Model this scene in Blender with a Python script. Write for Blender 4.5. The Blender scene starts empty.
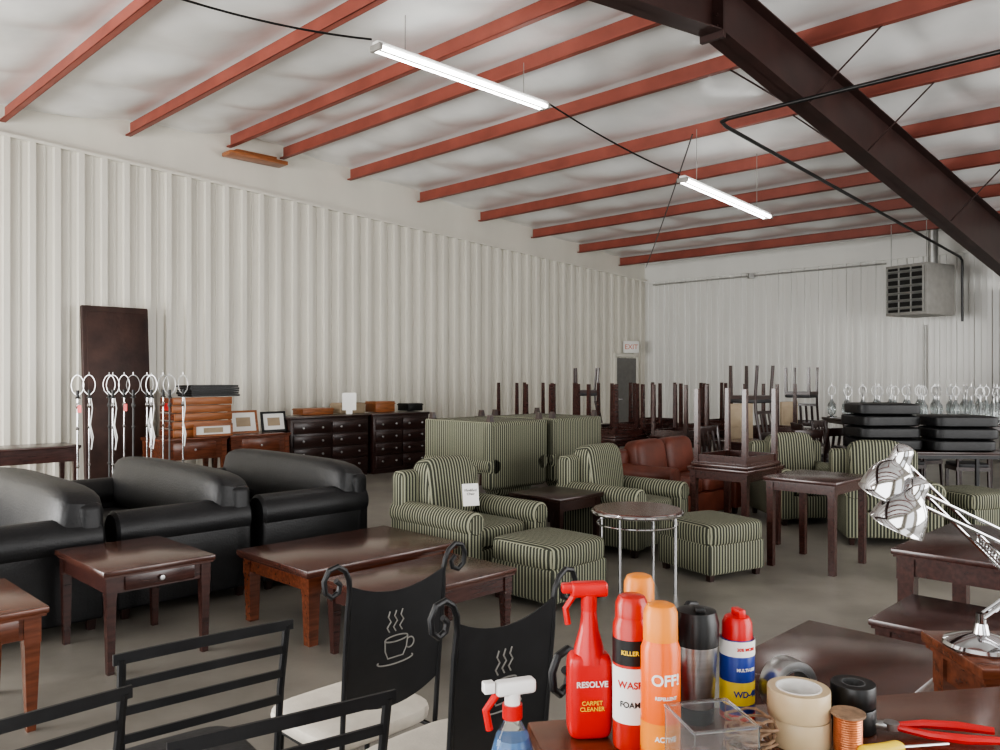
import bpy, bmesh, math, random
from mathutils import Vector, Matrix
random.seed(7)
pi=math.pi; rad=math.radians
AX=(0.703,0.711); BX=(0.711,-0.703)
RB=rad(45.3)      # facing away from the ribbed side wall
RS=rad(-44.7)     # facing along the side wall toward the near end
RF=rad(225.3)     # facing the side wall
COL=bpy.context.scene.collection

# ------------------------------------------------------------ materials
MATS={}
def mat(name,col,rough=.5,metal=0,var=.12,scale=8,bump=0,bscale=60,stretch=None,coat=0,trans=0,emis=0,spec=.5,ior=1.45):
    if name in MATS: return MATS[name]
    m=bpy.data.materials.new(name); m.use_nodes=True
    nt=m.node_tree; n=nt.nodes; l=nt.links; b=n['Principled BSDF']
    tc=n.new('ShaderNodeTexCoord'); mp=n.new('ShaderNodeMapping'); l.new(tc.outputs['Object'],mp.inputs[0])
    if stretch: mp.inputs['Scale'].default_value=stretch
    nz=n.new('ShaderNodeTexNoise'); nz.inputs['Scale'].default_value=scale; nz.inputs['Detail'].default_value=4
    l.new(mp.outputs[0],nz.inputs['Vector'])
    r=n.new('ShaderNodeValToRGB'); c=col
    r.color_ramp.elements[0].position=.3; r.color_ramp.elements[1].position=.7
    r.color_ramp.elements[0].color=(c[0]*(1-var),c[1]*(1-var),c[2]*(1-var),1)
    r.color_ramp.elements[1].color=(min(1,c[0]*(1+var)),min(1,c[1]*(1+var)),min(1,c[2]*(1+var)),1)
    l.new(nz.outputs['Fac'],r.inputs[0]); l.new(r.outputs[0],b.inputs['Base Color'])
    b.inputs['Roughness'].default_value=rough; b.inputs['Metallic'].default_value=metal
    b.inputs['Coat Weight'].default_value=coat; b.inputs['Coat Roughness'].default_value=.2
    b.inputs['Transmission Weight'].default_value=trans; b.inputs['IOR'].default_value=ior
    b.inputs['Specular IOR Level'].default_value=spec
    if emis:
        l.new(r.outputs[0],b.inputs['Emission Color']); b.inputs['Emission Strength'].default_value=emis
    if bump:
        nb=n.new('ShaderNodeTexNoise'); nb.inputs['Scale'].default_value=bscale; l.new(mp.outputs[0],nb.inputs['Vector'])
        bp=n.new('ShaderNodeBump'); bp.inputs['Strength'].default_value=bump; bp.inputs['Distance'].default_value=.01
        l.new(nb.outputs['Fac'],bp.inputs['Height']); l.new(bp.outputs[0],b.inputs['Normal'])
    MATS[name]=m; return m

def stripes(name,mode,dark=(.026,.029,.019),light=(.27,.27,.19),pitch=.03,duty=.40):
    m=bpy.data.materials.new(name); m.use_nodes=True
    nt=m.node_tree; n=nt.nodes; l=nt.links; b=n['Principled BSDF']
    tc=n.new('ShaderNodeTexCoord'); s=n.new('ShaderNodeSeparateXYZ'); l.new(tc.outputs['Object'],s.inputs[0])
    sn=n.new('ShaderNodeSeparateXYZ'); l.new(tc.outputs['Normal'],sn.inputs[0])
    def M_(op,a,bb):
        q=n.new('ShaderNodeMath'); q.operation=op
        for i,x in enumerate((a,bb)):
            if x is None: continue
            if isinstance(x,(int,float)): q.inputs[i].default_value=x
            else: l.new(x,q.inputs[i])
        return q.outputs[0]
    main,alt,nn=('X','Y','X') if mode=='x' else ('Y','X','Y')
    an=M_('ABSOLUTE',sn.outputs[nn],None); sel=M_('GREATER_THAN',an,.75)
    inv=M_('SUBTRACT',1.0,sel)
    co=M_('ADD',M_('MULTIPLY',s.outputs[main],inv),M_('MULTIPLY',s.outputs[alt],sel))
    fr=M_('FRACT',M_('DIVIDE',M_('ADD',co,10.0),pitch),None)
    st=M_('LESS_THAN',fr,duty)
    mx=n.new('ShaderNodeMix'); mx.data_type='RGBA'; l.new(st,mx.inputs[0])
    mx.inputs[6].default_value=(*dark,1); mx.inputs[7].default_value=(*light,1)
    l.new(mx.outputs[2],b.inputs['Base Color']); b.inputs['Roughness'].default_value=.8
    return m

m_wall=mat('painted_steel_panel',(.64,.615,.545),.28,var=.05,scale=1.5,stretch=(1,1,.3))
m_wallb=mat('painted_steel_panel_white',(.68,.675,.64),.3,var=.04,scale=1.5,stretch=(1,1,.3))
m_ceil=mat('insulation_facing',(.80,.80,.79),.25,var=.10,scale=.9,bump=.5,bscale=2.6)
m_floor=mat('concrete_floor',(.20,.185,.16),.38,var=.30,scale=1.3,bump=.06,bscale=25)
m_purlin=mat('red_oxide_primer',(.25,.068,.048),.5,var=.15,scale=3)
m_beam=mat('shaded_red_primer_beam',(.030,.012,.010),.5,var=.25,scale=3)  # red primer with the shadow on the rafter darkened into its colour
m_esp=mat('espresso_wood',(.026,.011,.009),.28,var=.4,scale=6,stretch=(1,8,8),coat=.25)
m_esp2=mat('espresso_wood_red',(.042,.015,.012),.25,var=.35,scale=6,stretch=(1,8,8),coat=.3)
m_cherry=mat('cherry_wood',(.12,.036,.017),.25,var=.35,scale=5,stretch=(1,9,9),coat=.3)
m_oak=mat('orange_wood',(.28,.10,.035),.4,var=.3,scale=5,stretch=(1,9,9),coat=.2)
m_mahog=mat('mahogany_top',(.065,.025,.018),.22,var=.35,scale=5,stretch=(1,9,9),coat=.4)
m_leather=mat('black_leather',(.012,.012,.013),.45,var=.3,scale=5,bump=.22,bscale=70)
m_redl=mat('rust_brown_leather',(.11,.028,.016),.45,var=.3,scale=5,bump=.15,bscale=80)
m_blackm=mat('black_powder_coat',(.010,.010,.011),.42,var=.2,scale=20)
m_blackf=mat('black_vinyl',(.018,.018,.02),.5,var=.2,scale=20,bump=.1)
m_cream=mat('cream_vinyl_seat',(.66,.61,.53),.6,var=.06,scale=20,bump=.12,bscale=120)
m_chrome=mat('chrome',(.55,.55,.56),.07,1,var=.05)
m_steel=mat('brushed_steel',(.50,.50,.50),.3,1,var=.1,scale=10,stretch=(1,1,12))
m_white=mat('white_plastic',(.8,.8,.78),.4,var=.02)
m_paper=mat('white_paper',(.8,.79,.76),.8,var=.03)
m_black=mat('black_plastic',(.01,.01,.01),.35,var=.1)
m_red=mat('red_plastic',(.58,.012,.012),.3,var=.05)
m_redcan=mat('red_can_paint',(.46,.02,.012),.28,var=.05)
m_orange=mat('orange_can_paint',(.80,.13,.008),.28,var=.05)
m_yelo=mat('amber_plastic_cap',(.78,.24,.02),.35,var=.05)
m_yellow=mat('yellow_print',(.85,.62,.05),.4,var=.05)
m_blue=mat('blue_can_paint',(.015,.04,.26),.3,var=.05)
m_clear=mat('clear_plastic',(.92,.95,.95),.06,var=.01,trans=.97,ior=1.2)
m_glass=mat('smoky_glass',(.75,.8,.8),.05,var=.02,trans=.85)
m_tan=mat('tan_packing_tape',(.55,.43,.27),.3,var=.08)
m_copper=mat('copper_wire',(.55,.20,.09),.3,.8,var=.2,scale=60)
m_twine=mat('brown_twine',(.25,.16,.10),.8,var=.3,scale=60)
m_tube=mat('lit_tube',(1,1,.97),.5,var=0,emis=24)
m_grey=mat('grey_enamel',(.26,.25,.23),.5,var=.1)
m_dgrey=mat('dark_grey_metal',(.07,.07,.07),.5,var=.15)
m_door=mat('grey_door_paint',(.16,.155,.145),.5,var=.1)
m_galv=mat('galvanised_conduit',(.42,.42,.40),.4,.6,var=.1)
m_lgrey=mat('pale_line_paint',(.24,.23,.21),.5,var=.05)
m_beige=mat('beige_panel',(.36,.28,.19),.6,var=.1)
m_dbrown=mat('dark_brown_hide',(.038,.018,.014),.5,var=.4,scale=4,bump=.3,bscale=14)
m_exit=mat('exit_sign_red',(.50,.16,.10),.5,var=0)
s_x=stripes('olive_stripe_lengthwise','x'); s_y=stripes('olive_stripe_crosswise','y')

# ------------------------------------------------------------ mesh builder
class M:
    def __init__(s): s.bm=bmesh.new()
    def vf(s,vs,fs):
        b=[s.bm.verts.new(v) for v in vs]
        for f in fs:
            try: s.bm.faces.new([b[i] for i in f])
            except ValueError: pass
        return b
    def box(s,c,sz,bev=0,seg=2,rot=None):
        g=bmesh.ops.create_cube(s.bm,size=1)['verts']
        R=rot.to_4x4() if rot else Matrix.Identity(4)
        mt=Matrix.Translation(c)@R@Matrix.Diagonal((*sz,1))
        bmesh.ops.transform(s.bm,matrix=mt,verts=g)
        if bev:
            es=list({e for v in g for e in v.link_edges})
            bmesh.ops.bevel(s.bm,geom=es,offset=bev,segments=seg,affect='EDGES',profile=.5)
        return s
    def fr(s,cb,sb,ct,st):
        vs=[]
        for c,z in ((cb,sb),(ct,st)):
            for dx,dy in ((-1,-1),(1,-1),(1,1),(-1,1)):
                vs.append((c[0]+dx*z[0]/2,c[1]+dy*z[1]/2,c[2]))
        s.vf(vs,[(3,2,1,0),(4,5,6,7),(0,1,5,4),(1,2,6,5),(2,3,7,6),(3,0,4,7)]); return s
    def tube(s,pts,r,seg=8,closed=False):
        P=[Vector(p) for p in pts]; n=len(P); rings=[]
        rr=r if isinstance(r,(list,tuple)) else [r]*n
        up=None
        for i in range(n):
            if closed: t=(P[(i+1)%n]-P[i-1])
            elif i==0: t=P[1]-P[0]
            elif i==n-1: t=P[-1]-P[-2]
            else: t=P[i+1]-P[i-1]
            t.normalize()
            if up is None:
                up=Vector((0,0,1)) if abs(t.z)<.9 else Vector((1,0,0))
            a=(up-t*up.dot(t))
            if a.length<1e-5: a=t.orthogonal()
            a.normalize(); up=a; b=t.cross(a)
            rings.append([s.bm.verts.new(P[i]+(a*math.cos(2*pi*k/seg)+b*math.sin(2*pi*k/seg))*rr[i]) for k in range(seg)])
        m=n if closed else n-1
        for i in range(m):
            A,B=rings[i],rings[(i+1)%n]
            for k in range(seg):
                s.bm.faces.new((A[k],A[(k+1)%seg],B[(k+1)%seg],B[k]))
        if not closed:
            s.bm.faces.new(rings[0][::-1]); s.bm.faces.new(rings[-1])
        return s
    def cyl(s,p0,p1,r0,r1=None,seg=16): return s.tube([p0,p1],[r0,r0 if r1 is None else r1],seg)
    def lathe(s,prof,c=(0,0,0),seg=24,rot=None):
        rings=[]; R=rot or Matrix.Identity(3); c=Vector(c)
        for r,z in prof:
            if r<1e-6: rings.append([s.bm.verts.new(c+R@Vector((0,0,z)))])
            else: rings.append([s.bm.verts.new(c+R@Vector((r*math.cos(2*pi*k/seg),r*math.sin(2*pi*k/seg),z))) for k in range(seg)])
        for A,B in zip(rings,rings[1:]):
            if len(A)==1 and len(B)==1: continue
            for k in range(seg):
                k2=(k+1)%seg
                if len(A)==1: s.bm.faces.new((A[0],B[k2],B[k]))
                elif len(B)==1: s.bm.faces.new((A[k],A[k2],B[0]))
                else: s.bm.faces.new((A[k],A[k2],B[k2],B[k]))
        return s
    def sel(s,c,a,e=.35,e2=None,rot=None,nu=12,nv=28):
        e2=e2 or e; R=rot or Matrix.Identity(3); c=Vector(c)
        f=lambda w,x: math.copysign(abs(w)**x,w)
        prev=None
        for i in range(nu+1):
            u=-pi/2+pi*i/nu; cu,su=f(math.cos(u),e),f(math.sin(u),e)
            if i in (0,nu): ring=[s.bm.verts.new(c+R@Vector((0,0,a[2]*su)))]
            else: ring=[s.bm.verts.new(c+R@Vector((a[0]*cu*f(math.cos(2*pi*k/nv),e2),a[1]*cu*f(math.sin(2*pi*k/nv),e2),a[2]*su))) for k in range(nv)]
            if prev:
                for k in range(nv):
                    k2=(k+1)%nv
                    if len(prev)==1: s.bm.faces.new((prev[0],ring[k2],ring[k]))
                    elif len(ring)==1: s.bm.faces.new((prev[k],prev[k2],ring[0]))
                    else: s.bm.faces.new((prev[k],prev[k2],ring[k2],ring[k]))
            prev=ring
        return s
    def mesh(s,name,m,recalc=True,smooth=True):
        if recalc: bmesh.ops.recalc_face_normals(s.bm,faces=s.bm.faces)
        me=bpy.data.meshes.new(name); s.bm.to_mesh(me); s.bm.free()
        if smooth:
            for p in me.polygons: p.use_smooth=True
            me.set_sharp_from_angle(angle=rad(38))
        me.materials.append(m); return me

KIDS={}
def link(o): COL.objects.link(o); return o
def tag(o,label,cat,group=None):
    o['label']=label; o['category']=cat
    if group: o['group']=group
def thing(name,label,cat,loc=(0,0,0),rz=0,rx=0,group=None):
    e=link(bpy.data.objects.new(name,None)); e.empty_display_size=.1
    e.location=loc; e.rotation_euler=(rx,0,rz); tag(e,label,cat,group); KIDS[e.name]=[]; return e
def part(root,name,mb,m,loc=(0,0,0),rot=(0,0,0),label=None):
    me=mb if isinstance(mb,bpy.types.Mesh) else mb.mesh(name,m)
    o=link(bpy.data.objects.new(name,me)); o.parent=root; o.location=loc; o.rotation_euler=rot
    KIDS[root.name].append(o); KIDS[o.name]=[]
    if label: o['label']=label
    return o
def solo(name,mb,m,label,cat,loc=(0,0,0),rot=(0,0,0),group=None):
    me=mb if isinstance(mb,bpy.types.Mesh) else mb.mesh(name,m)
    o=link(bpy.data.objects.new(name,me)); o.location=loc; o.rotation_euler=rot; tag(o,label,cat,group); KIDS[o.name]=[]; return o
def struct(name,mb,m,recalc=True,smooth=False):
    o=link(bpy.data.objects.new(name,mb.mesh(name,m,recalc,smooth))); o['kind']='structure'; return o
def clone(root,loc,rz=0,rx=0,label=None,ry=0):
    def rec(o,par):
        c=o.copy(); COL.objects.link(c); KIDS[c.name]=[]
        if par is not None: c.parent=par
        for k in KIDS[o.name]: KIDS[c.name].append(rec(k,c))
        return c
    c=rec(root,None); c.location=loc; c.rotation_euler=(rx,ry,rz)
    if label: c['label']=label
    return c
def text(body,size,m,R=None,ext=.0006,bold=0):
    """flat text in XZ plane facing -Y; wrapped on a cylinder of radius R if given"""
    cu=bpy.data.curves.new('t','FONT'); cu.body=body; cu.size=size; cu.align_x='CENTER'; cu.align_y='CENTER'; cu.extrude=ext; cu.offset=bold
    ob=bpy.data.objects.new('t',cu); COL.objects.link(ob)
    dg=bpy.context.evaluated_depsgraph_get(); me=bpy.data.meshes.new_from_object(ob.evaluated_get(dg))
    bpy.data.objects.remove(ob)
    for v in me.vertices:
        x,y,z=v.co
        if R: a=x/R; v.co=((R+z)*math.sin(a),-(R+z)*math.cos(a),y)
        else: v.co=(x,-z,y)
    me.materials.clear(); me.materials.append(m); return me

# ------------------------------------------------------------ room shell
def RW(t,v,z): return (3.76-.703*t+.711*v, 21-.711*t-.703*v, z)
T1=22.0; V1=17.0; RT=11.0
def zp(t): return 4.22+.093*(t if t<RT else 2*RT-t)
def ribs(a,b,D):
    out=[];x=a
    while x<b:
        for dx,h in ((0,0),(.075,0),(.080,.016),(.100,.016),(.105,0),(.195,0),(.207,D),(.283,D),(.295,0)):
            if x+dx<=b: out.append((x+dx,h))
        x+=.305
    out.append((b,0)); return out
def ribwall(name,a,b,f,ztop,m,zfull,D):
    mb=M(); pr=ribs(a,b,D)
    vs=[];fs=[]
    for i,(x,h) in enumerate(pr):
        vs+= [f(x,h,0),f(x,h,ztop(x))]
        if i: fs.append((2*i-2,2*i,2*i+1,2*i-1))
    mb.vf(vs,fs)
    n=24; vs=[];fs=[]
    for i in range(n+1):
        x=a-.1+(b-a+.1)*i/n
        vs+=[f(x,-.03,0),f(x,-.03,zfull(max(x,a)))]
        if i: fs.append((2*i-2,2*i,2*i+1,2*i-1))
    mb.vf(vs,fs)
    vs=[];fs=[]
    for i in range(n+1):
        x=a+(b-a)*i/n; zt=ztop(x)
        vs+=[f(x,-.03,zt),f(x,.07,zt),f(x,.07,zt+.04),f(x,-.03,zt+.04)]
        if i:
            k=4*i
            fs+=[(k-4,k,k+1,k-3),(k-3,k+1,k+2,k-2),(k-2,k+2,k+3,k-1)]
    mb.vf(vs,fs)
    return struct(name,mb,m,recalc=False)
ribwall('wall_left',0,T1,lambda x,h,z:RW(x,h,z),lambda x:4.01+.049*x,m_wall,lambda x:zp(x)+.30,.060)
ribwall('wall_back',0,V1,lambda x,h,z:RW(h,x,z),lambda x:3.98,m_wallb,lambda x:zp(0)+.30,.034)
# unseen near and far side walls with open loading doors (header + piers), added for darker chrome reflections
def doorwall(name,L,f,zt,piers):
    mb=M(); hz=3.7; n=22
    vs=[];fs=[]
    for i in range(n+1):
        x=L*i/n; vs+=[f(x,hz),f(x,zt(x))]
        if i: fs.append((2*i-2,2*i,2*i+1,2*i-1))
    mb.vf(vs,fs)
    for a,b in piers: mb.vf([f(a,0),f(b,0),f(b,hz),f(a,hz)],[(0,1,2,3)])
    return struct(name,mb,m_wall,recalc=False)
doorwall('wall_front',V1,lambda x,z:RW(T1,x,z),lambda x:zp(T1)+.3,[(0,.5),(7.0,8.6),(15.5,17.0)])
doorwall('wall_right',T1,lambda x,z:RW(x,V1,z),lambda x:zp(x)+.3,[(0,2.2),(8.0,9.6),(15.5,17.0),(20.5,22.0)])
mb=M(); mb.vf([RW(-.1,-.1,0),RW(T1,-.1,0),RW(T1,V1,0),RW(-.1,V1,0)],[(0,1,2,3)]); struct('floor',mb,m_floor)
PT=[1.09,2.70,4.32,5.93,7.55,9.16,10.50,11.44,12.99,14.59,16.2,17.8,19.4,21.0]
mb=M(); nt_=198; nv_=170; vs=[];fs=[]
def csag(t,v):
    ks=[0]+PT+[22.0]; s_=0
    for a,b in zip(ks,ks[1:]):
        if a<=t<=b: s_=math.sin(pi*(t-a)/(b-a)); break
    w=abs(math.sin(pi*v/1.52))**.5
    return .10*s_*(.30+.70*w)+.02*math.sin(v*3.1+t*2.3)*s_+.012*math.sin(v*7.3-t*4.1)*s_
for i in range(nt_+1):
    for j in range(nv_+1):
        t=-.12+(T1+.12)*i/nt_; v=-.12+(V1+.12)*j/nv_
        vs.append(RW(t,v,zp(max(t,0))+.245-csag(t,v)))
for i in range(nt_):
    for j in range(nv_):
        k=i*(nv_+1)+j; fs.append((k,k+1,k+nv_+2,k+nv_+1))
mb.vf(vs,fs); struct('ceiling',mb,m_ceil,smooth=True)
q=M()
for (y0,y1,z0,z1) in ((-.005,.005,0,.2),(-.07,.005,0,.008),(-.07,-.062,0,.022),(-.005,.07,.192,.2)):
    q.box((V1/2-.02,(y0+y1)/2,(z0+z1)/2),(V1-.06,y1-y0,z1-z0))
pme=q.mesh('roof_purlin',m_purlin,smooth=False)
for t in PT:
    x,y,_=RW(t,0,0)
    solo('roof_purlin',pme,m_purlin,'rust-red painted steel roof purlin under white insulation','beam',(x,y,zp(t)),(0,0,rad(-44.7)),group='red roof purlins')
vb=8.3
def rafter():
    mb=M()
    def zb(t):
        d=abs(t-RT)/RT; return zp(t)-(.55+.36*d)
    for a,b in ((0.25,RT),(RT,T1-.3)):
        for (v0,v1,f0,f1) in ((-.006,.006,'b','t'),(-.11,.11,'t2','t'),(-.11,.11,'b','b2')):
            vs=[]
            for t in (a,b):
                zz={'b':zb(t),'b2':zb(t)+.014,'t':zp(t)-.004,'t2':zp(t)-.018}
                for v in (v0,v1):
                    for k in (f0,f1): vs.append(RW(t,vb+v,zz[k]))
            mb.vf(vs,[(0,1,3,2),(4,6,7,5),(0,4,5,1),(2,3,7,6),(0,2,6,4),(1,5,7,3)])
    for t in (RT-.012,RT+.012):
        c=RW(t,vb,(zb(t)+zp(t))/2); mb.box(c,(.02,.24,zp(t)-zb(t)+.12),rot=Matrix.Rotation(rad(45.3),3,'Z'))
        for dv in (-.06,.06):
            for zz in (.05,.15,.4,.5):
                p=Vector(RW(t,vb+dv,zb(t)+zz)); d=Vector((*AX,0))
                mb.cyl(p-d*.035,p+d*.035,.014,seg=6)
    return mb,zb
mb,zb=rafter()
solo('roof_rafter',mb,m_beam,'dark brown-red tapered steel rafter crossing under the purlins','beam')
mb=M()
for dv,dt,sx,sy in ((0,0,.45,.012),(0,-.22,.012,.22),(0,.22,.012,.22)):
    c=RW(.32+dt,vb+dv,1.55); mb.box((c[0],c[1],1.6),(sx,sy,3.2),rot=Matrix.Rotation(rad(45.3),3,'Z'))
solo('steel_column',mb,m_beam,'dark red steel column at the rear wall','column')
for t in (4.32,7.55,9.16):
    for sgn in (-1,1):
        mb=M(); mb.cyl(RW(t+.02,vb+sgn*.1,zb(t)+.03),RW(t+.02,vb+sgn*.85,zp(t)+.02),.01,seg=6)
        solo('flange_brace',mb,m_beam,'thin dark steel brace between rafter and purlin','brace',group='rafter flange braces')
c=RW(11.1,.18,5.06); mb=M(); mb.box((0,0,0),(1.0,.28,.06),.005).box((0,.03,.06),(.7,.16,.06),.005)
solo('wood_ledger',mb,m_oak,'orange wooden ledger board high on the ribbed wall','board',c,(0,0,RB))

d=thing('door_1','x','door',RW(.95,.07,0),RB)
for k in ('label','category'): del d[k]
d['kind']='structure'
part(d,'door_leaf',M().box((0,0,1.01),(.84,.04,2.02)),m_door)
part(d,'door_frame',M().box((-.46,0,1.04),(.07,.1,2.08)).box((.46,0,1.04),(.07,.1,2.08)).box((0,0,2.09),(.99,.1,.07)),m_wall)
part(d,'door_handle',M().cyl((-.34,-.06,1.0),(-.22,-.06,1.0),.012).cyl((-.34,-.06,1.0),(-.34,0,1.0),.02),m_steel)
e=thing('exit_sign','small white exit sign above the rear door','sign',RW(.82,.14,2.13),rad(12))
part(e,'sign_housing',M().box((0,0,.17),(.42,.05,.3),.01),m_wallb)
part(e,'sign_lettering',text('EXIT',.17,m_exit,bold=.002),m_exit,(0,-.027,.17))

# ------------------------------------------------------------ lights, heater, pipes
def fluoro(p0,p1,drop):
    p0=Vector(p0);p1=Vector(p1); d=p1-p0; L=d.length
    r=thing('fluorescent_light','white two-tube fluorescent strip light hanging from the roof, lit','light',p0,math.atan2(d.y,d.x),group='ceiling strip lights')
    sl=math.asin(d.z/L)
    def pt(o): o.rotation_euler=(0,-sl,0)
    pt(part(r,'fixture_body',M().box((L/2,0,.035),(L,.09,.05),.006).box((L/2,0,.0),(L,.04,.03)),m_white))
    for y in (-.05,.05): pt(part(r,'fluorescent_tube',M().cyl((.04,y,-.005),(L-.04,y,-.005),.019,seg=12),m_tube))
    for x in (.015,L-.015): pt(part(r,'end_cap',M().box((x,0,.0),(.04,.16,.06),.005),m_grey))
    for k in (.15,.85): part(r,'hanger',M().cyl((L*k,0,.05+d.z*k),(L*k,0,drop),.005,seg=6),m_grey)
fluoro((-1.19,7.71,4.72),(.526,9.445,4.72),.42)
fluoro((2.415,10.75,4.19),(4.13,12.48,4.03),.75)
def cable(pts,r,label,m=m_black):
    solo('electrical_cable',M().tube(pts,r,6),m,label,'cable')
def sag(a,b,s,n=10):
    a=Vector(a);b=Vector(b); return [a.lerp(b,i/n)-Vector((0,0,s*4*(i/n)*(1-i/n))) for i in range(n+1)]
cable(sag((-2.9,7.1,4.93),(-1.22,7.70,4.79),.05),.011,'black power cable feeding the strip light')
cable(sag((.56,9.47,4.78),(2.38,10.72,4.25),.05),.011,'black power cable between two strip lights')
cable(sag((2.6,10.95,4.85),(3.6,20.0,4.25),.05),.010,'thin dark cable running along the purlins')
pp=[RW(9.66,16.5,4.36),RW(9.66,7.72,4.36),RW(9.63,7.62,4.35),RW(9.5,7.6,4.33),RW(9.2,7.6,4.31),RW(.9,7.6,3.79),RW(.78,7.6,3.74),RW(.76,7.6,3.6),RW(.76,7.6,2.6)]
solo('gas_pipe',M().tube(pp,.022,10),m_black,'black gas pipe running below the purlins to the heater','pipe')
solo('wall_conduit',M().tube([RW(.08,.3,3.9),RW(.08,6.0,3.9)],.018,8).box(RW(.09,3.0,3.9),(.12,.12,.12)),m_galv,'grey electrical conduit along the rear wall panels','conduit')
solo('wall_conduit',M().tube([RW(.08,6.75,2.6),RW(.08,6.75,1.2)],.02,8),m_galv,'grey conduit dropping down the rear wall','conduit')
def heater():
    r=thing('unit_heater','grey gas unit heater with front louvers hanging near the rear wall','heater',(7.85,15.2,2.68),rad(-60))
    part(r,'casing',M().box((0,.05,.5),(.82,.86,.94),.01),m_grey)
    part(r,'louver_backing',M().box((0,-.39,.5),(.72,.02,.82)),m_black)
    lv=M()
    for i in range(6): lv.box((0,-.42,.16+i*.135),(.70,.07,.014),rot=Matrix.Rotation(rad(-35),3,'X'))
    for x in (-.355,-.12,.12,.355): lv.box((x,-.41,.5),(.022,.03,.84))
    part(r,'louver',lv,m_galv)
    part(r,'flue',M().cyl((.1,.3,.97),(.1,.3,1.75),.09),m_galv)
    for x in (-.35,.35): part(r,'hanger_rod',M().cyl((x,-.3,.97),(x,-.3,1.76),.008,seg=6),m_galv)
heater()

# ------------------------------------------------------------ seating
def seating(name,label,cat,w,d,h,n,mb_,mside,loc,rz,rx=0,aw=.17,ah=.62,group=None,foot=.07,mfoot=None,puff=1.0):
    r=thing(name,label,cat,loc,rz,rx,group); iw=w-2*aw
    part(r,'body',M().box((0,.02,foot+.12),(iw+.02,d-.08,.24),.02),mb_)
    part(r,'backrest',M().box((0,d/2-.09,(foot+h-.08)/2),(w-.02,.16,h-.08-foot),.05,4),mb_)
    cw=iw/n
    tilt=Matrix.Rotation(rad(-9),3,'X')
    for i in range(n):
        x=-iw/2+cw*(i+.5)
        part(r,'seat_cushion',M().sel((0,0,0),(cw/2-.004,(d-.26)/2,.085),.32),mb_,(x,-.08,.39))
    nb=1 if puff>1 else n
    bw=(w-.03)/nb if puff>1 else cw
    for i in range(nb):
        x=-(bw*nb)/2+bw*(i+.5)
        part(r,'back_cushion',M().sel((0,0,0),(bw/2-.002,.125*puff,(h-.46)/2+.02),.45,.4,rot=tilt,nv=40),mb_,(x,d/2-.2+.03*(puff-1)*5,(h+.46)/2))
    for s in (-1,1):
        a=M().box((0,0,(foot+ah-.07)/2),(aw-.02,d-.03,ah-.07-foot),.02,3)
        a.tube([(0,-d/2+.01,ah-.085),(0,-d/2+.03,ah-.085),(0,d/2-.03,ah-.085),(0,d/2-.01,ah-.085)],[aw/2-.01,aw/2+.012,aw/2+.012,aw/2-.01],20)
        part(r,'arm',a,mside,(s*(w/2-aw/2),0,0))
    for sx in (-1,1):
        for sy in (-1,1):
            part(r,'foot',M().fr((0,0,0),(.04,.04),(0,0,foot+.01),(.06,.06)),mfoot or m_esp,(sx*(w/2-.07),sy*(d/2-.08),0))
    return r
sofa=seating('sofa','black leather sofa with rolled arms and plump back cushions','sofa',2.1,.97,.88,2,m_leather,m_leather,(-2.88,6.30,0),RS,aw=.24,ah=.66,group='black leather sofas',puff=1.35)
clone(sofa,(-3.56,5.50,0),RS); clone(sofa,(-2.15,7.04,0),RS)
ac=seating('armchair','olive and cream striped upholstered armchair','armchair',.86,.95,.92,1,s_x,s_y,(-.25,6.42,0),RB,aw=.16,ah=.6,group='striped armchairs')
clone(ac,(1.15,7.62,0),RB)
clone(ac,(3.75,7.95,0),rad(-12)); clone(ac,(3.35,9.05,0),rad(5))
stand=thing('platform_stand','low dark wooden stand beneath an upturned chair','stand',(-.155,8.68,0),RB,group='low stands')
part(stand,'deck',M().box((0,0,.31),(.8,.95,.05),.005),m_esp)
for sx in (-1,1):
    for sy in (-1,1): part(stand,'leg',M().box((sx*.35,sy*.42,.145),(.06,.06,.29)),m_esp)
clone(stand,(.51,9.36,0),RB)
inv=seating('upturned_armchair','striped wide armchair turned upside down, dark feet in the air','armchair',.87,1.04,.84,1,s_x,s_x,(-.155,8.68,1.20),RB,rx=pi,aw=.16,ah=.6,group='upside-down striped armchairs',foot=.07)
clone(inv,(.51,9.36,1.20),RB,rx=pi)
ot=thing('ottoman','olive and cream striped square ottoman with cushion top','ottoman',(.35,5.84,0),RB,group='striped ottomans')
part(ot,'body',M().box((0,0,.17),(.6,.6,.24),.02),s_x)
part(ot,'cushion',M().sel((0,0,.355),(.315,.315,.09),.3),s_x)
for sx in (-1,1):
    for sy in (-1,1): part(ot,'foot',M().fr((sx*.25,sy*.25,0),(.04,.04),(sx*.25,sy*.25,.07),(.055,.055)),m_esp)
clone(ot,(1.72,6.62,0),rad(30)); clone(ot,(4.78,8.25,0),rad(20)); 
seating('loveseat','rust-brown leather loveseat behind the striped armchair','sofa',1.5,.85,.86,2,m_redl,m_redl,(2.0,9.15,0),RB,aw=.18,ah=.62)
sg=thing('paper_sign','white paper price sign clipped to the striped armchair','sign',(-.22,6.22,.60),rad(20),rx=rad(-12))
part(sg,'sheet',M().box((0,0,.08),(.13,.003,.17)),m_paper)
part(sg,'lettering',text('Modified\nChair',.028,m_black),m_black,(0,-.003,.10))

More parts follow.
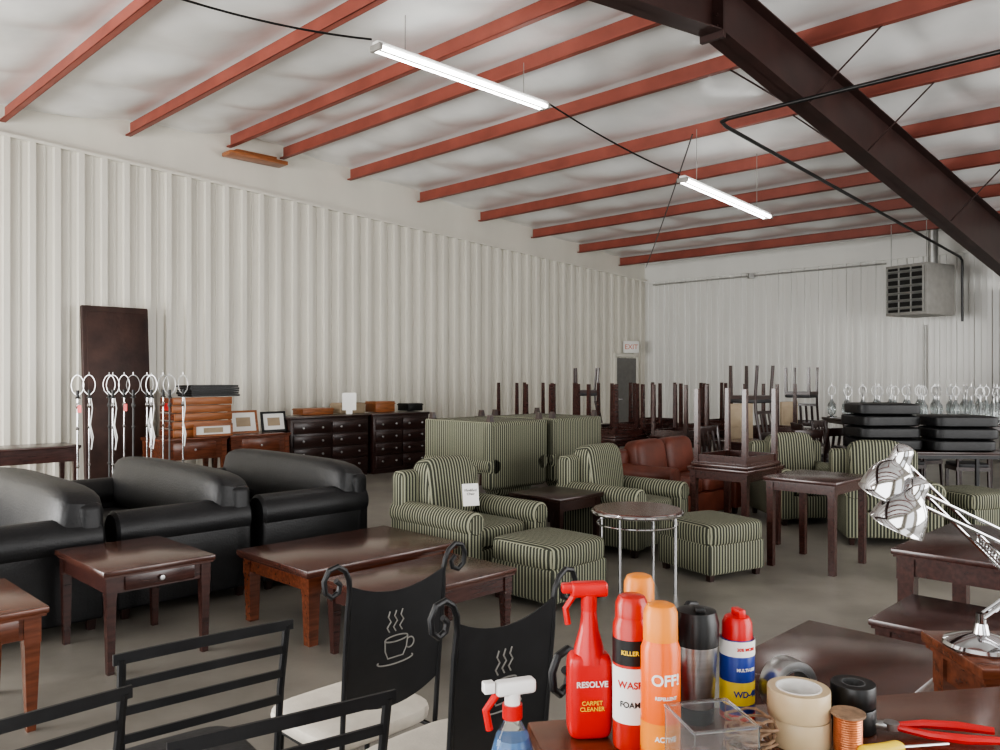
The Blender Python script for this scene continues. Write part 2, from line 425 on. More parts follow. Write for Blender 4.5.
# ------------------------------------------------------------ tables
def table(name,label,w,d,h,top,base,loc,rz,rx=0,tk=.03,apr=.09,lg=.055,lt=.035,inset=.03,drawer=False,group=None,shelf=False,cat='table'):
    r=thing(name,label,cat,loc,rz,rx,group)
    part(r,'tabletop',M().box((0,0,h-tk/2),(w,d,tk),.006,2).box((0,0,h-tk-.006),(w-.02,d-.02,.012)),top)
    part(r,'apron',M().box((0,-d/2+inset+.012,h-tk-apr/2),(w-2*inset,.02,apr)).box((0,d/2-inset-.012,h-tk-apr/2),(w-2*inset,.02,apr)).box((-w/2+inset+.012,0,h-tk-apr/2),(.02,d-2*inset,apr)).box((w/2-inset-.012,0,h-tk-apr/2),(.02,d-2*inset,apr)),base)
    for sx in (-1,1):
        for sy in (-1,1):
            x=sx*(w/2-inset-lg/2+.008); y=sy*(d/2-inset-lg/2+.008)
            L=M().box((x,y,h-tk-apr/2-.01),(lg,lg,apr+.02)).fr((x,y,.0),(lt,lt),(x,y,h-tk-apr-.02),(lg*.92,lg*.92))
            part(r,'leg',L,base)
    if drawer:
        dr=part(r,'drawer',M().box((0,-d/2+inset-.002,h-tk-apr/2),(w*.62,.018,apr*.78),.003),base)
        part(dr,'knob',M().lathe([(0,0),(.008,0),(.008,.012),(.016,.018),(.014,.026),(0,.028)],(0,-d/2+inset-.008,h-tk-apr/2),12,Matrix.Rotation(pi/2,3,'X')),m_steel)
    if shelf: part(r,'shelf',M().box((0,0,.16),(w-.08,d-.08,.02)),base)
    return r
table('end_table','dark mahogany end table with small drawer beside the sofas',.62,.8,.56,m_mahog,m_esp2,(-2.15,4.76,0),RB,drawer=True,apr=.1)
table('end_table','cherry wood end table with thick square legs',.62,.72,.56,m_cherry,m_cherry,(-2.5,3.68,0),RB,apr=.11,lg=.07,drawer=True,inset=.035)
table('coffee_table','long mahogany coffee table with thick cherry legs',1.2,.85,.46,m_mahog,m_cherry,(-1.0,5.42,0),RB,tk=.035,apr=.1,lg=.085,lt=.06,inset=.04)
table('coffee_table','dark espresso coffee table pushed against the longer one',.98,.62,.43,m_mahog,m_esp2,(-.46,4.79,0),RB,tk=.03,apr=.1,lg=.06)
table('end_table','dark espresso end table between the striped armchairs',.6,.6,.56,m_esp,m_esp,(.50,7.2,0),RB,shelf=True)
T2=table('side_table','dark brown square-legged table next to the stacked tables',.72,.62,.75,m_esp2,m_esp2,(2.68,6.85,0),RB,apr=.08,lg=.06,lt=.05,group='dark square tables')
clone(T2,(2.22,7.62,0),RB,label='dark brown table carrying an upside-down table')
def invt(x,y,z=.752,rz=RB,h=.72,w=.66):
    return table('upturned_table','dark brown table stacked upside down with legs in the air',w,.58,h,m_esp2,m_esp2,(x,y,z+h),rz,rx=pi,apr=.08,lg=.05,lt=.038,group='upside-down stacked tables')
I0=invt(2.22,7.62)
far=[(.75,11.6),(1.6,11.2),(2.45,11.0),(3.25,10.5),(1.2,12.9),(2.1,12.5),(3.1,12.2),(3.9,11.7),(.35,13.6),(1.5,14.2),(2.6,13.8),(3.7,13.4),(4.8,12.9)]
for i,(x,y) in enumerate(far):
    rz=RB+rad(random.uniform(-8,8))
    clone(T2,(x,y,0),rz,label='dark brown table in a crowded row of stacked tables')
    if i not in (3,9,12): clone(I0,(x,y,1.472),rz,rx=pi)
table('desk','dark espresso desk with a plain top beside the aisle',1.0,.62,.75,m_esp2,m_esp2,(2.49,4.12,0),RB,apr=.1,lg=.08,lt=.07)
table('end_table','dark espresso low table in front of the desk',.55,.6,.56,m_esp2,m_esp2,(1.98,3.45,0),RB,apr=.1,lg=.06)
table('side_table','dark mahogany table behind the workbench',.62,.5,.72,m_mahog,m_esp2,(1.07,2.52,0),RB,apr=.1,lg=.06)
table('lamp_table','orange-brown wooden tall narrow table holding chrome lamps',.62,.28,.92,m_cherry,m_cherry,(1.43,2.02,0),rad(0),apr=.08,lg=.05)
bench=table('workbench','reddish brown wooden counter crowded with cans and tape',1.25,.6,.92,m_cherry,m_cherry,(.72,1.405,0),rad(10),tk=.03,apr=.1,lg=.07)
table('desk','dark brown desk near the ribbed wall',1.05,.6,.76,m_esp2,m_esp2,(-5.6,9.55,0),RB,apr=.16,lg=.06)
ck=table('desk','cherry wood desk with drawer near the ribbed wall',.95,.65,.76,m_cherry,m_cherry,(-4.30,11.06,0),RB,apr=.26,lg=.07,drawer=True,group='cherry desks')
clone(ck,(-3.62,11.76,0),RB)
r=thing('round_table','round dark-topped side table with chrome ring and four chrome legs','table',(1.03,6.08,0))
part(r,'tabletop',M().lathe([(0,.575),(.325,.575),(.33,.58),(.33,.592),(.325,.6),(0,.6)],seg=40),m_mahog)
part(r,'rim',M().tube([(.335*math.cos(a*pi/20),.335*math.sin(a*pi/20),.575) for a in range(40)],.013,8,True),m_chrome)
part(r,'lower_ring',M().tube([(.30*math.cos(a*pi/20),.30*math.sin(a*pi/20),.49) for a in range(40)],.008,8,True),m_chrome)
for k in range(4):
    a=pi/4+k*pi/2+.2; c,s=math.cos(a),math.sin(a)
    part(r,'leg',M().tube([(.30*c,.30*s,0),(.30*c,.30*s,.3),(.30*c,.30*s,.575)],.012,8),m_chrome)

def dresser(w,d,h,cols,rows,loc,label,m=m_esp):
    r=thing('dresser',label,'dresser',loc,RB)
    part(r,'body',M().box((0,0,h/2+.03),(w-.04,d-.03,h-.08),.004).box((0,-.0,.04),(w-.06,d-.06,.08)),m)
    part(r,'top',M().box((0,0,h-.018),(w,d,.036),.005),m)
    cw=(w-.1)/cols; rh=(h-.17)/rows
    for i in range(cols):
        for j in range(rows):
            x=-w/2+.05+cw*(i+.5); z=.1+rh*(j+.5)
            dr=part(r,'drawer',M().box((x,-d/2+.005,z),(cw-.03,.025,rh-.025),.004),m)
            for dx in (-.25,.25):
                part(dr,'knob',M().lathe([(0,0),(.01,0),(.01,.012),(.019,.02),(.015,.03),(0,.032)],(x+dx*cw,-d/2-.005,z),12,Matrix.Rotation(pi/2,3,'X')),m_steel)
dresser(1.45,.5,.97,2,4,(-2.78,12.69,0),'dark espresso wooden dresser with two columns of drawers')
dresser(1.2,.5,.97,2,4,(-1.80,13.62,0),'dark espresso wooden dresser next to another dresser')

dst=None
for i in range(5):
    z=.762+i*.108
    if dst is None:
        dst=thing('drawer_box','orange-brown wooden drawer box in a stack on the desk','drawer',(-4.24,11.26,z),RB,group='stacked wooden drawers')
        part(dst,'front_panel',M().box((0,-.24,.052),(.82,.03,.1),.005),m_oak)
        part(dst,'box_sides',M().box((0,.02,.05),(.78,.46,.085)),m_cherry)
    else: clone(dst,(-4.24+random.uniform(-.02,.02),11.26+random.uniform(-.02,.02),z),RB+rad(random.uniform(-3,3)))
bf=None
for i in range(5):
    z=1.303+i*.032
    if bf is None:
        bf=thing('picture_frame','flat black frame in a stack on the wooden drawers','frame',(-4.08,11.36,z),RB,group='stack of black frames')
        part(bf,'frame',M().box((0,-.2,.014),(.7,.04,.028)).box((0,.2,.014),(.7,.04,.028)).box((-.33,0,.014),(.04,.4,.028)).box((.33,0,.014),(.04,.4,.028)),m_black)
        part(bf,'backing',M().box((0,0,.012),(.64,.38,.01)),m_blackf)
    else: clone(bf,(-4.08+random.uniform(-.02,.02),11.36+random.uniform(-.02,.02),z),RB+rad(random.uniform(-4,4)))
def picture(w,h,loc,rz,m,label,lean=-12):
    r=thing('framed_picture',label,'picture',loc,rz,rad(lean))
    f=.03
    part(r,'frame',M().box((0,0,f/2),(w,.025,f)).box((0,0,h-f/2),(w,.025,f)).box((-w/2+f/2,0,h/2),(f,.025,h)).box((w/2-f/2,0,h/2),(f,.025,h)),m)
    part(r,'mat_board',M().box((0,.005,h/2),(w-f,.008,h-f)),m_paper)
    part(r,'print',M().box((0,0,h/2),(w*.5,.004,h*.4)),m_beige)
picture(.55,.17,(-3.90,11.03,.765),RB,m_oak,'wood framed picture leaning on the drawer stack',-3)
picture(.44,.33,(-3.66,11.60,.765),RB,m_oak,'wood framed picture with white mat standing on the desk')
picture(.40,.30,(-3.32,11.94,.765),RB,m_black,'black framed picture with white mat standing on the desk')
for i,(h_,w_,m_,nm) in enumerate([(.10,.7,m_oak,'wood'),(.17,.6,m_beige,'beige'),(.18,.5,m_oak,'wood'),(.13,.4,m_black,'black')]):
    t=.1+i*.66
    solo('storage_box',M().box((0,0,h_/2),(w_*.8,.3,h_),.006).box((0,0,h_*.8),(w_*.8+.02,.32,.02),.003),m_,nm+' coloured low box on top of the dressers','box',(-3.05+.703*t,12.85+.711*t,.972),(0,0,RB))
ps=thing('paper_sign','white paper sign standing on the dresser','sign',(-2.42,13.0,.975),rad(10))
part(ps,'sheet',M().box((0,0,.2),(.22,.004,.28)).box((0,.02,.03),(.1,.06,.06)),m_paper)
c=RW(13.3,.44,0)
solo('headboard_panel',M().box((0,0,1.28),(.9,.07,2.56),.02,3).box((0,-.04,1.28),(.78,.02,2.4),.01),m_dbrown,'tall dark brown padded panel leaning against the ribbed wall','panel',c,(rad(-4),0,RB))

# ------------------------------------------------------------ lamps
def harp(mb,z,w,h,r=.004):
    pts=[]
    for k in range(17):
        a=pi*k/16
        pts.append((-w*math.cos(a),0,z+h*.45+h*.55*math.sin(a)))
    pts=[(-.015,0,z),(-w*.8,0,z+h*.2)]+pts+[(w*.8,0,z+h*.2),(.015,0,z)]
    mb.tube(pts,r,6)
    mb.cyl((0,0,z+h),(0,0,z+h+.035),.006,seg=8)
def floorlamp(tagged,m_p,label,cord=False):
    fl=thing('floor_lamp',label,'lamp',(0,0,0),group='shadeless floor lamps')
    part(fl,'base',M().lathe([(0,0),(.13,0),(.13,.012),(.04,.03),(.015,.05),(0,.05)]),m_chrome)
    part(fl,'pole',M().cyl((0,0,.04),(0,0,1.32),.011,seg=10).lathe([(.011,.5),(.022,.52),(.011,.54)],seg=12).lathe([(.011,.95),(.022,.97),(.011,.99)],seg=12).lathe([(.011,1.2),(.026,1.23),(.011,1.27)],seg=12),m_p)
    part(fl,'socket',M().lathe([(0,1.32),(.03,1.32),(.03,1.33),(.018,1.34),(.018,1.42),(0,1.42)],seg=14),m_black)
    hb=M(); harp(hb,1.36,.075,.24,.0045); part(fl,'harp',hb,m_steel)
    if tagged: part(fl,'price_tag',M().box((.03,-.02,1.2),(.05,.003,.09)),m_red)
    if cord: part(fl,'power_cord',M().tube([(.02,0,1.33),(.05,-.02,1.2),(.03,-.03,1.0),(.06,-.02,.85),(.035,-.02,.7),(.05,-.03,.8),(.02,-.03,1.0),(.04,-.02,1.1)],.007,6),m_white)
    return fl
f1=floorlamp(True,m_chrome,'slim chrome floor lamp with red tag, bare harp on top')
f2=floorlamp(False,m_chrome,'slim chrome floor lamp with white cord looped on pole',True)
f3=floorlamp(False,m_dgrey,'slim dark metal floor lamp without shade, bare harp on top')
pxs=[(-4.98,9.55),(-4.97,9.8),(-4.80,9.95),(-4.66,9.75),(-4.64,10.0),(-4.46,9.85),(-4.40,10.1),(-4.26,9.9),(-4.22,10.15),(-4.06,9.95),(-4.03,10.3)]
f1.location=(-4.98,9.55,0); f2.location=(-4.97,9.8,0); f3.location=(-4.80,9.95,0)
for i,(x,y) in enumerate(pxs[3:]): clone([f2,f1,f3,f2][i%4],(x,y,0),rad(random.uniform(-50,80)))
tl=thing('table_lamp','small glass-bodied table lamp without shade','lamp',(0,0,0),group='shadeless glass table lamps')
part(tl,'base',M().lathe([(0,0),(.075,0),(.075,.015),(.03,.025),(0,.025)],seg=20),m_chrome)
part(tl,'body',M().lathe([(.02,.025),(.05,.05),(.065,.12),(.055,.2),(.025,.25),(.015,.28)],seg=20),m_glass)
part(tl,'stem',M().cyl((0,0,.02),(0,0,.34),.012,seg=10),m_steel)
hb=M(); harp(hb,.33,.055,.15,.005); part(tl,'harp',hb,m_steel)
LT=table('long_table','long dark table lined with glass lamps',3.0,.8,.95,m_esp,m_esp,(6.5,12.2,0),rad(0),apr=.05,lg=.05,group='long lamp tables')
clone(LT,(7.9,11.0,0),0)
k=0
for ry,xs in ((11.92,13),(12.2,12),(12.48,12)):
    for i in range(xs):
        x=5.12+.225*i+(.11 if ry==12.2 else 0)+random.uniform(-.02,.02)
        if k==0: tl.location=(x,ry,.952)
        else: clone(tl,(x,ry,.952),rad(random.uniform(-60,60)))
        k+=1
for j in range(2):
    for i in range(9): clone(tl,(6.55+.23*i,10.75+.3*j,.952),rad(random.uniform(-60,60)))

table('folding_table','black table holding stacked black cushions',1.7,.8,.74,m_esp,m_blackm,(4.9,9.45,0),rad(-5),apr=.05,lg=.04)
cu=None
for (x,y,n) in ((4.45,9.45,4),(5.22,9.30,3)):
    for i in range(n):
        loc=(x+random.uniform(-.02,.02),y+random.uniform(-.02,.02),.742+.066+i*.134)
        if cu is None: cu=solo('cushion',M().sel((0,0,0),(.35,.3,.066),.28,.25),m_leather,'black leather seat cushion in a stack on the table','cushion',loc,group='stacked black cushions')
        else: clone(cu,loc,rad(random.uniform(-6,6)))

# ------------------------------------------------------------ chairs
def dining():
    r=thing('dining_chair','dark wooden dining chair with black padded seat','chair',(0,0,0),group='dark dining chairs')
    part(r,'seat',M().sel((0,0,.455),(.21,.21,.03),.4,.3),m_blackf)
    part(r,'seat_frame',M().box((0,0,.41),(.4,.4,.05)),m_esp)
    for s in (-1,1):
        part(r,'leg',M().fr((s*.18,-.18,0),(.03,.03),(s*.18,-.18,.42),(.04,.04)),m_esp)
        part(r,'leg',M().tube([(s*.18,.21,0),(s*.18,.18,.42),(s*.18,.19,.6),(s*.18,.26,.95)],.02,6),m_esp)
    bk=M().box((0,.255,.9),(.36,.02,.1),.005).box((0,.2,.6),(.34,.02,.04))
    for x in (-.09,0,.09): bk.box((x,.225,.75),(.035,.012,.28),rot=Matrix.Rotation(rad(-10),3,'X'))
    part(r,'backrest',bk,m_esp); return r
dc=dining(); dc.location=(4.1,10.2,0); dc.rotation_euler=(0,0,rad(200))
for i,(x,y,a) in enumerate([(3.6,9.85,190),(4.75,10.55,150),(5.35,10.7,170),(2.75,10.05,30),(4.25,10.9,90),(4.72,11.4,40),(5.8,11.2,200),(.0,11.1,60),(.1,12.6,20),(-.3,12.0,200),(6.0,10.4,170),(6.6,10.0,150)]):
    clone(dc,(x,y,0),rad(a))
for i,(x,y) in enumerate([(3.25,10.5),(1.5,14.2),(4.8,12.9)]):
    clone(dc,(x,y,.752+.97),rad(40+i*50),rx=pi,label='dark wooden dining chair set upside down on a table')
for i,(x,y) in enumerate([(3.35,11.35),(4.35,12.2)]):
    solo('beige_headboard',M().box((0,0,.6),(.45,.04,1.2),.01).box((0,-.02,1.0),(.35,.02,.25),.005),m_beige,'beige wooden headboard standing among the stacked tables','headboard',(x,y,0),(0,0,rad(20+20*i)),group='beige headboards')

def arc(cx,cz,r,a0,a1,n,y=0,rx=None): return [(cx+(rx or r)*math.cos(rad(a0+(a1-a0)*i/n)),y,cz+r*math.sin(rad(a0+(a1-a0)*i/n))) for i in range(n+1)]
def cafe(loc):
    r=thing('cafe_chair','black metal cafe chair with cream seat and coffee-cup back panel','chair',loc,RF,group='coffee-cup cafe chairs')
    part(r,'seat',M().sel((0,-.055,.465),(.225,.205,.035),.45,.42),m_cream)
    part(r,'seat_frame',M().tube([(-.19,.15,.42),(-.19,-.22,.42),(.19,-.22,.42),(.19,.15,.42)],.009,8,True),m_blackm)
    for s in (-1,1):
        part(r,'leg',M().tube([(s*.175,-.20,.42),(s*.185,-.22,.0)],.0095,8),m_blackm)
        pts=[(s*.20,.17,0),(s*.19,.16,.25),(s*.185,.165,.45),(s*.187,.18,.65),(s*.19,.2,.88)]
        pts+=[(s*.185,.206,.95),(s*.19,.21,.99),(s*.205,.212,1.02),(s*.232,.213,1.037),(s*.262,.213,1.03),(s*.278,.212,1.0),(s*.272,.21,.965),(s*.25,.208,.948),(s*.226,.207,.958),(s*.22,.208,.98),(s*.236,.209,.995)]
        part(r,'back_post',M().tube(pts,.0085,8),m_blackm)
    n=12; vs=[];fs=[]
    for side in (0,1):
        for i in range(n+1):
            x=-.18+.36*i/n; u=(x/.18)
            zt=.955-.03*(1-u*u)+.012*u*u; zb_=.60-.05*(1-u*u)
            for z in (zb_,zt):
                vs.append((x,.172+(z-.6)*.1+ (.0 if side==0 else .004),z))
    N=2*(n+1)
    for i in range(n):
        a=2*i; fs.append((a,a+2,a+3,a+1)); fs.append((N+a,N+a+1,N+a+3,N+a+2))
        fs.append((a,N+a,N+a+2,a+2)); fs.append((a+1,a+3,N+a+3,N+a+1))
    fs+=[(0,1,N+1,N),(N-2,2*N-2,2*N-1,N-1)]
    pm=M(); pm.vf(vs,fs); part(r,'back_panel',pm,m_blackm)
    mo=M(); Y=lambda z,o: .172+(z-.6)*.1+o
    for o in (-.002,.006):
        def L(pts,rr=.0026,closed=False): mo.tube([(p[0],Y(p[2],o),p[2]) for p in pts],rr,6,closed)
        L([(-.045,0,.77),(-.042,0,.735),(-.03,0,.71),(.03,0,.71),(.042,0,.735),(.045,0,.77)])
        L(arc(0,.77,.010,0,360,20,rx=.045)[:-1],closed=True)
        L(arc(-.055,.745,.017,60,300,10))
        L(arc(0,.70,.012,160,380,16,rx=.07))
        for x in (-.02,.005,.03):
            L([(x,0,.795),(x+.01,0,.81),(x-.004,0,.828),(x+.008,0,.845),(x+.002,0,.862)])
    part(r,'cup_motif',mo,m_lgrey,label='grey coffee cup and steam outline')
    return r
def ctr(bx,by,k=.19): return (bx-.711*k,by+.703*k,0)
cf=cafe(ctr(-.33,2.56)); clone(cf,ctr(.010,2.20),RF); clone(cf,ctr(.285,1.845),RF)
def ladder(loc,rz):
    r=thing('metal_chair','dark grey metal ladder-back chair with black seat','chair',loc,rz,group='metal ladder-back chairs')
    part(r,'seat',M().sel((0,-.02,.45),(.21,.2,.03),.4,.35),m_blackf)
    part(r,'seat_frame',M().tube([(-.2,.17,.415),(-.2,-.2,.415),(.2,-.2,.415),(.2,.17,.415)],.01,8,True),m_blackm)
    for s in (-1,1):
        part(r,'leg',M().tube([(s*.19,-.18,.415),(s*.21,-.22,0)],.011,8),m_blackm)
        part(r,'back_post',M().tube([(s*.215,.25,0),(s*.21,.19,.3),(s*.21,.17,.45),(s*.215,.19,.7),(s*.22,.22,.885)],.011,8),m_blackm)
    for z in (.60,.67,.745,.815,.885):
        sl=M(); n=10; vs=[];fs=[]
        hh=.011 if z<.85 else .014
        for i in range(n+1):
            u=-1+2*i/n; x=(.215 if z<.85 else .24)*u; y=.176+max(0,(z-.5))*.11+.03*(1-u*u); zz=z+.012*(1-u*u)
            vs+=[(x,y-.004,zz-hh),(x,y+.004,zz-hh),(x,y+.004,zz+hh),(x,y-.004,zz+hh)]
            if i:
                k=4*i
                for a in range(4): fs.append((k-4+a,k-4+(a+1)%4,k+(a+1)%4,k+a))
        fs+=[(3,2,1,0),(4*n,4*n+1,4*n+2,4*n+3)]
        sl.vf(vs,fs); part(r,'back_slat' if z<.85 else 'top_rail',sl,m_blackm)
    return r
def lc(bx,by,deg,k=.19):
    a=rad(deg); return (bx+math.sin(a)*k,by-math.cos(a)*k,0)
ld=ladder(lc(-.80,2.2,219),rad(219)); clone(ld,lc(-1.02,1.68,226),rad(226)); clone(ld,lc(-.45,1.70,213),rad(213))

# ------------------------------------------------------------ bench items
ZB=.921
def can(name,label,x,y,h,r,body,cap,caph,bands,texts,rz=0):
    t=thing(name,label,'can',(x,y,ZB),rz)
    bh=h-caph
    part(t,'body',M().lathe([(0,.0),(r*.95,0),(r,.006),(r,bh-.02),(r*.86,bh-.006),(r*.8,bh),(0,bh)],seg=32),body)
    for (z0,z1,m) in bands: part(t,'label_band',M().lathe([(r+.0004,z0),(r+.0006,z0),(r+.0006,z1),(r+.0004,z1)],seg=32),m)
    part(t,'cap',M().lathe([(0,bh-.004),(r*.88,bh-.004),(r*.86,h-.015),(r*.7,h-.003),(r*.5,h),(0,h)],seg=28),cap)
    for (s,sz,z,m) in texts: part(t,'lettering',text(s,sz,m,R=r+.001,bold=sz*.02),m,(0,0,z))
    return t
can('aerosol_can','red wasp spray aerosol can with white label',.242,1.489,.276,.0345,m_redcan,m_redcan,.035,[(.05,.15,m_paper),(.155,.2,m_black)],[('WASP',.0175,.12,m_redcan),('FOAM',.014,.085,m_black),('KILLER',.011,.178,m_yellow)],rad(-14))
can('aerosol_can','tall red aerosol can with amber cap',.272,1.585,.289,.034,m_redcan,m_yelo,.055,[(.1,.15,m_paper)],[('SPRAY',.016,.125,m_redcan)])
can('aerosol_can','orange insect repellent aerosol can with amber cap',.281,1.418,.28,.0345,m_orange,m_yelo,.058,[(.03,.08,m_yelo)],[('OFF!',.026,.155,m_paper),('REPELLENT',.008,.125,m_paper),('ACTIVE',.012,.055,m_paper)],rad(6))
w=can('lubricant_can','blue and yellow lubricant spray can with red cap',.474,1.62,.20,.034,m_blue,m_red,.04,[(.03,.075,m_yellow),(.125,.155,m_paper),(.0,.012,m_red)],[('WD-40',.0165,.052,m_blue),('20% MORE',.0085,.14,m_red),('MULTI-USE',.0085,.10,m_paper)],rad(16))
part(w,'nozzle',M().box((0,-.005,.205),(.016,.03,.018),.003),m_red)
t=thing('travel_mug','brushed steel travel mug with black lid and base','mug',(.388,1.6,ZB))
part(t,'body',M().lathe([(0,.03),(.034,.03),(.041,.155),(0,.155)],seg=32),m_steel)
part(t,'base_ring',M().lathe([(0,0),(.033,0),(.035,.03),(0,.032)],seg=32),m_black)
part(t,'lid',M().lathe([(0,.15),(.043,.15),(.044,.19),(.040,.205),(.038,.215),(.02,.22),(0,.22)],seg=32).box((0,-.02,.222),(.02,.025,.012),.003),m_black)
def trig(t,z,m1,m2):
    part(t,'trigger_head',M().box((0,.0,z+.035),(.026,.07,.028),.006,3).box((0,-.04,z+.038),(.018,.025,.018),.003).cyl((0,0,z-.005),(0,0,z+.025),.015,seg=14),m1)
    part(t,'trigger',M().tube([(0,-.028,z+.025),(0,-.045,z+.0),(0,-.04,z-.03)],.006,8),m2)
t=thing('spray_bottle','red carpet cleaner trigger spray bottle','bottle',(.168,1.53,ZB),rad(-84))
part(t,'body',M().sel((0,0,.078),(.026,.042,.079),.25,.5).lathe([(.03,.14),(.028,.165),(.018,.2),(.014,.235)],seg=20),m_red)
trig(t,.24,m_red,m_red)
part(t,'lettering',text('RESOLVE',.0150,m_paper,bold=.0003),m_paper,(.030,0,.105),(0,0,rad(90)))
part(t,'lettering',text('CARPET\nCLEANER',.011,m_yellow),m_yellow,(.030,0,.065),(0,0,rad(90)))
st=thing('stool','small black round stool holding the glass cleaner','stool',(-.05,1.44,0))
part(st,'seat',M().lathe([(0,.775),(.115,.775),(.12,.785),(.115,.80),(0,.80)]),m_blackf)
for k in range(3):
    a=k*2*pi/3+.5; part(st,'leg',M().tube([(.09*math.cos(a),.09*math.sin(a),.78),(.14*math.cos(a),.14*math.sin(a),0)],.01,8),m_blackm)
t=thing('spray_bottle','clear spray bottle with red and white trigger and blue label','bottle',(.022,1.44,.801),rad(-70))
part(t,'body',M().lathe([(0,0),(.036,0),(.038,.01),(.038,.13),(.03,.16),(.015,.185),(.014,.2)],seg=28),m_clear)
part(t,'liquid',M().lathe([(0,.004),(.034,.004),(.034,.13),(.026,.155),(0,.155)],seg=24),mat('blue_cleaner',(.12,.35,.75),.05,trans=.6,var=.02,ior=1.33))
part(t,'label_band',M().lathe([(.0385,.03),(.0388,.03),(.0388,.12),(.0385,.12)],seg=28),m_paper)
part(t,'lettering',text('GLASS',.018,m_blue,R=.0392,bold=.0004),m_blue,(0,0,.095),(0,0,rad(70)))
part(t,'collar',M().cyl((0,0,.19),(0,0,.215),.018),m_red)
part(t,'trigger_head',M().box((0,.005,.245),(.026,.075,.026),.007,3).cyl((0,0,.2),(0,0,.235),.014).box((0,-.045,.25),(.02,.02,.02),.003),m_white)
part(t,'trigger',M().tube([(0,-.03,.235),(0,-.05,.21),(0,-.043,.175)],.007,8),m_red)
t=thing('plastic_tub','clear plastic tub on the workbench','container',(.345,1.325,ZB),rad(12))
part(t,'tub',M().box((0,-.055,.062),(.11,.003,.12)).box((0,.055,.062),(.11,.003,.12)).box((-.055,0,.062),(.003,.11,.12)).box((.055,0,.062),(.003,.11,.12)).box((0,0,.003),(.11,.11,.004)),m_clear)
part(t,'rim',M().tube([(-.056,-.056,.122),(.056,-.056,.122),(.056,.056,.122),(-.056,.056,.122)],.003,6,True),m_clear)
def roll(label,loc,R,ri,h,m,mc,rot=(0,0,0)):
    t=thing('tape_roll',label,'tape',loc); t.rotation_euler=rot
    part(t,'tape',M().lathe([(ri+.003,0),(R,0),(R+.001,.002),(R+.001,h-.002),(R,h),(ri+.003,h),(ri+.003,0)],seg=40),m)
    part(t,'core',M().lathe([(ri,-.001),(ri+.003,-.001),(ri+.003,h+.001),(ri,h+.001),(ri,-.001)],seg=40),mc)
roll('roll of tan packing tape lying flat on another roll',(.553,1.50,ZB+.051),.055,.038,.05,m_tan,m_paper)
roll('roll of tan packing tape lying on the workbench',(.556,1.502,ZB),.054,.038,.049,m_tan,m_paper)
roll('silver duct tape roll standing on edge',(.570,1.645,ZB+.056),.054,.036,.045,m_steel,m_dgrey,(rad(90),0,rad(20)))
roll('roll of black electrical tape stacked on the workbench',(.678,1.56,ZB),.042,.02,.045,m_black,m_dgrey)
roll('roll of black electrical tape on top of another roll',(.68,1.56,ZB+.047),.04,.02,.04,m_black,m_dgrey)
t=thing('wire_spool','small spool of copper wire with brown flanges','spool',(.625,1.455,ZB))
for z in (0,.07): part(t,'flange',M().lathe([(0,z),(.03,z),(.03,z+.004),(0,z+.004)]),m_twine)
part(t,'wire',M().lathe([(.01,.005)]+[(.024+.001*(i%2),.006+.063*i/30) for i in range(31)]+[(.01,.0695)]),m_copper)
pts=[]
for i in range(150):
    a=i*.32; rr=.035+.012*math.sin(i*.23)+.004*math.sin(i*1.7)
    pts.append((rr*math.cos(a),rr*.8*math.sin(a),.006+.0004*i+.003*math.sin(i*.9)))
solo('twine_coil',M().tube(pts,.0028,6),m_twine,'loose coil of brown cord on the workbench','cord',(.450,1.455,ZB))
t=thing('pliers','steel pliers with red handles lying on the workbench','tool',(.80,1.52,ZB+.008),rad(165))
part(t,'jaws',M().box((.09,0,.006),(.05,.02,.012),.003).lathe([(0,0),(.014,0),(.014,.013),(0,.013)],(.06,0,0)).fr((.13,0,.0),(.05,.012),(.13,0,.01),(.045,.009)),m_steel)
part(t,'handle',M().tube([(.05,.006,.006),(.0,.025,.006),(-.06,.028,.006),(-.12,.018,.006)],[.006,.008,.009,.007],8),m_red)
part(t,'handle',M().tube([(.05,-.006,.006),(.0,-.025,.006),(-.06,-.03,.006),(-.12,-.024,.006)],[.006,.008,.009,.007],8),m_red)
t=thing('screwdriver','screwdriver with yellow handle on the workbench','tool',(.72,1.45,ZB+.013),rad(15))
part(t,'handle',M().tube([(-.09,0,0),(-.085,0,0),(-.04,0,0),(-.01,0,0),(0,0,0)],[.008,.013,.012,.013,.008],10),m_yellow)
part(t,'shaft',M().cyl((0,0,0),(.1,0,-.006),.003,seg=8),m_steel)

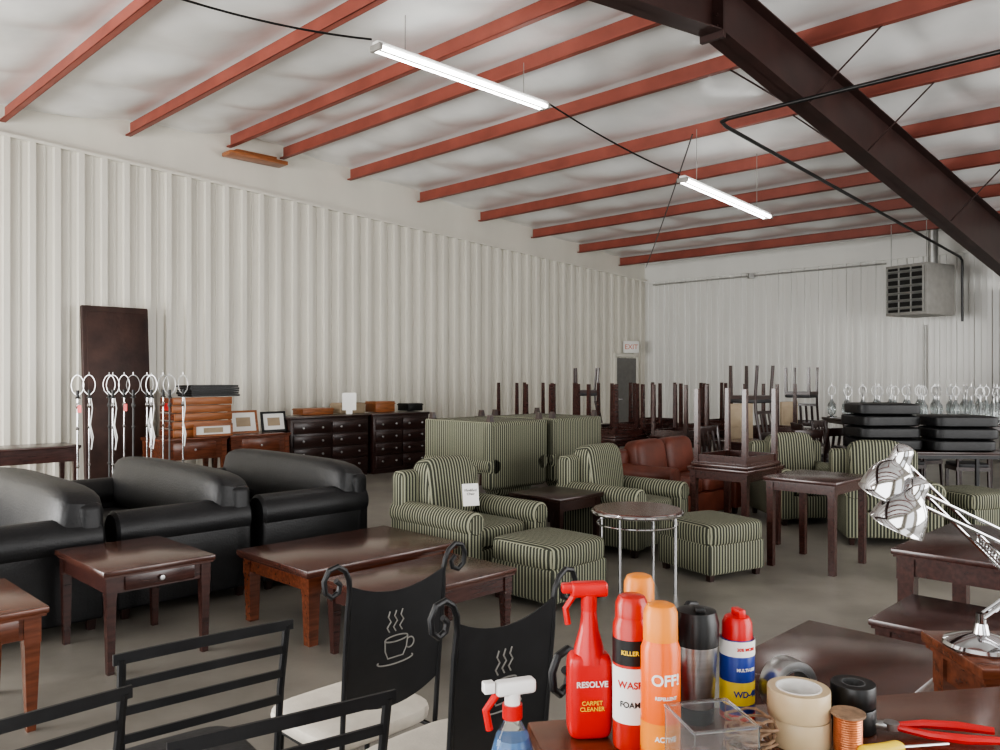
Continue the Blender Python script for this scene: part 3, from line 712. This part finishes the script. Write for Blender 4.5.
def desklamp(base,elbow,head,aim,label):
    r=thing('desk_lamp',label,'lamp',base); b=Vector(base); E=Vector(elbow)-b; H=Vector(head)-b
    part(r,'base',M().lathe([(0,0),(.085,0),(.088,.006),(.084,.014),(.05,.028),(.02,.036),(.014,.06),(0,.062)],seg=36),m_chrome)
    L=M(); S=Vector((0,0,.075))
    off=Vector((0,.011,0)); o2=Vector((0,0,.016))
    for s in (-1,1): L.cyl(S+off*s,E+off*s,.005,seg=8)
    L.cyl(Vector((0,0,.05)),S+Vector((0,0,.01)),.012,seg=12)
    part(r,'lower_arm',L,m_chrome)
    U=M() 
    for s in (-1,1): U.cyl(E+o2*s,H+o2*s,.0045,seg=8)
    n=60; sp=[]
    for i in range(n*2):
        u=.05+.35*i/(n*2); c=E.lerp(H,u); a=i*.8; sp.append((c.x,c.y+.006*math.cos(a)-.012,c.z+.006*math.sin(a)))
    U.tube(sp,.0015,5)
    part(r,'upper_arm',U,m_chrome)
    part(r,'joint',M().sel(E,(.018,.022,.018),1,nu=8,nv=14),m_chrome)
    part(r,'joint',M().sel(H,(.014,.018,.014),1,nu=8,nv=14),m_chrome)
    d=Vector(aim).normalized(); R=Vector((0,0,-1)).rotation_difference(d).to_matrix()
    sh=M().lathe([(0,.045),(.012,.0445),(.018,.042),(.023,.034),(.025,.02),(.026,.004),(.031,-.006),(.038,-.013),(.045,-.021),(.051,-.031),(.056,-.043),(.060,-.057),(.063,-.072),(.064,-.085),(.066,-.087),(.0655,-.089),(.062,-.086),(.060,-.07),(.057,-.055),(.052,-.04),(.042,-.025),(.03,-.014),(0,-.010)],H,48,R).mesh('shade',m_chrome)
    for p in sh.polygons: p.use_smooth=True
    sh.set_sharp_from_angle(angle=rad(80))
    part(r,'shade',sh,m_chrome)
    part(r,'bulb',M().sel(H+d*.045,(.024,.024,.028),1,nu=10,nv=16),m_white)
desklamp((1.20,2.02,.921),(1.315,2.03,1.07),(.985,2.00,1.385),(-.25,.25,-.9),'chrome adjustable desk lamp with bell shade on the narrow table')
desklamp((1.42,2.04,.921),(1.46,2.05,1.10),(1.00,1.96,1.31),(-.35,.2,-.85),'chrome adjustable desk lamp with longer arm behind another lamp')

# ------------------------------------------------------------ light
w=bpy.data.worlds.new('World'); bpy.context.scene.world=w; w.use_nodes=True
bg=w.node_tree.nodes['Background']; bg.inputs[0].default_value=(.96,.98,1,1); bg.inputs[1].default_value=2.4
def area(loc,rot,sx,sy,e,col=(1,1,1)):
    l=bpy.data.lights.new('daylight','AREA'); l.shape='RECTANGLE'; l.size=sx; l.size_y=sy; l.energy=e; l.color=col
    o=link(bpy.data.objects.new('daylight',l)); o.location=loc; o.rotation_euler=rot; return o
area(RW(21.7,3.75,1.85),(rad(92),0,rad(45.3-90)),6.4,3.5,1000,(1,.99,.97))
area(RW(21.7,12.0,1.85),(rad(92),0,rad(45.3-90)),6.6,3.5,220,(1,.99,.97))
area(RW(12.5,16.7,1.85),(rad(97),0,rad(45.3)),5.6,3.4,330,(1,.99,.97))
area(RW(5.1,16.7,1.85),(rad(97),0,rad(45.3)),5.6,3.4,280,(1,.99,.97))
vs_=bpy.context.scene.view_settings
try: vs_.look='AgX - Medium High Contrast'
except Exception: pass
cam=bpy.data.cameras.new('Camera'); co=link(bpy.data.objects.new('Camera',cam)); co.location=(0,0,1.6); co.rotation_euler=(pi/2,0,0)
cam.sensor_width=36; cam.lens=29.16; cam.clip_start=.05; cam.clip_end=200
bpy.context.scene.camera=co
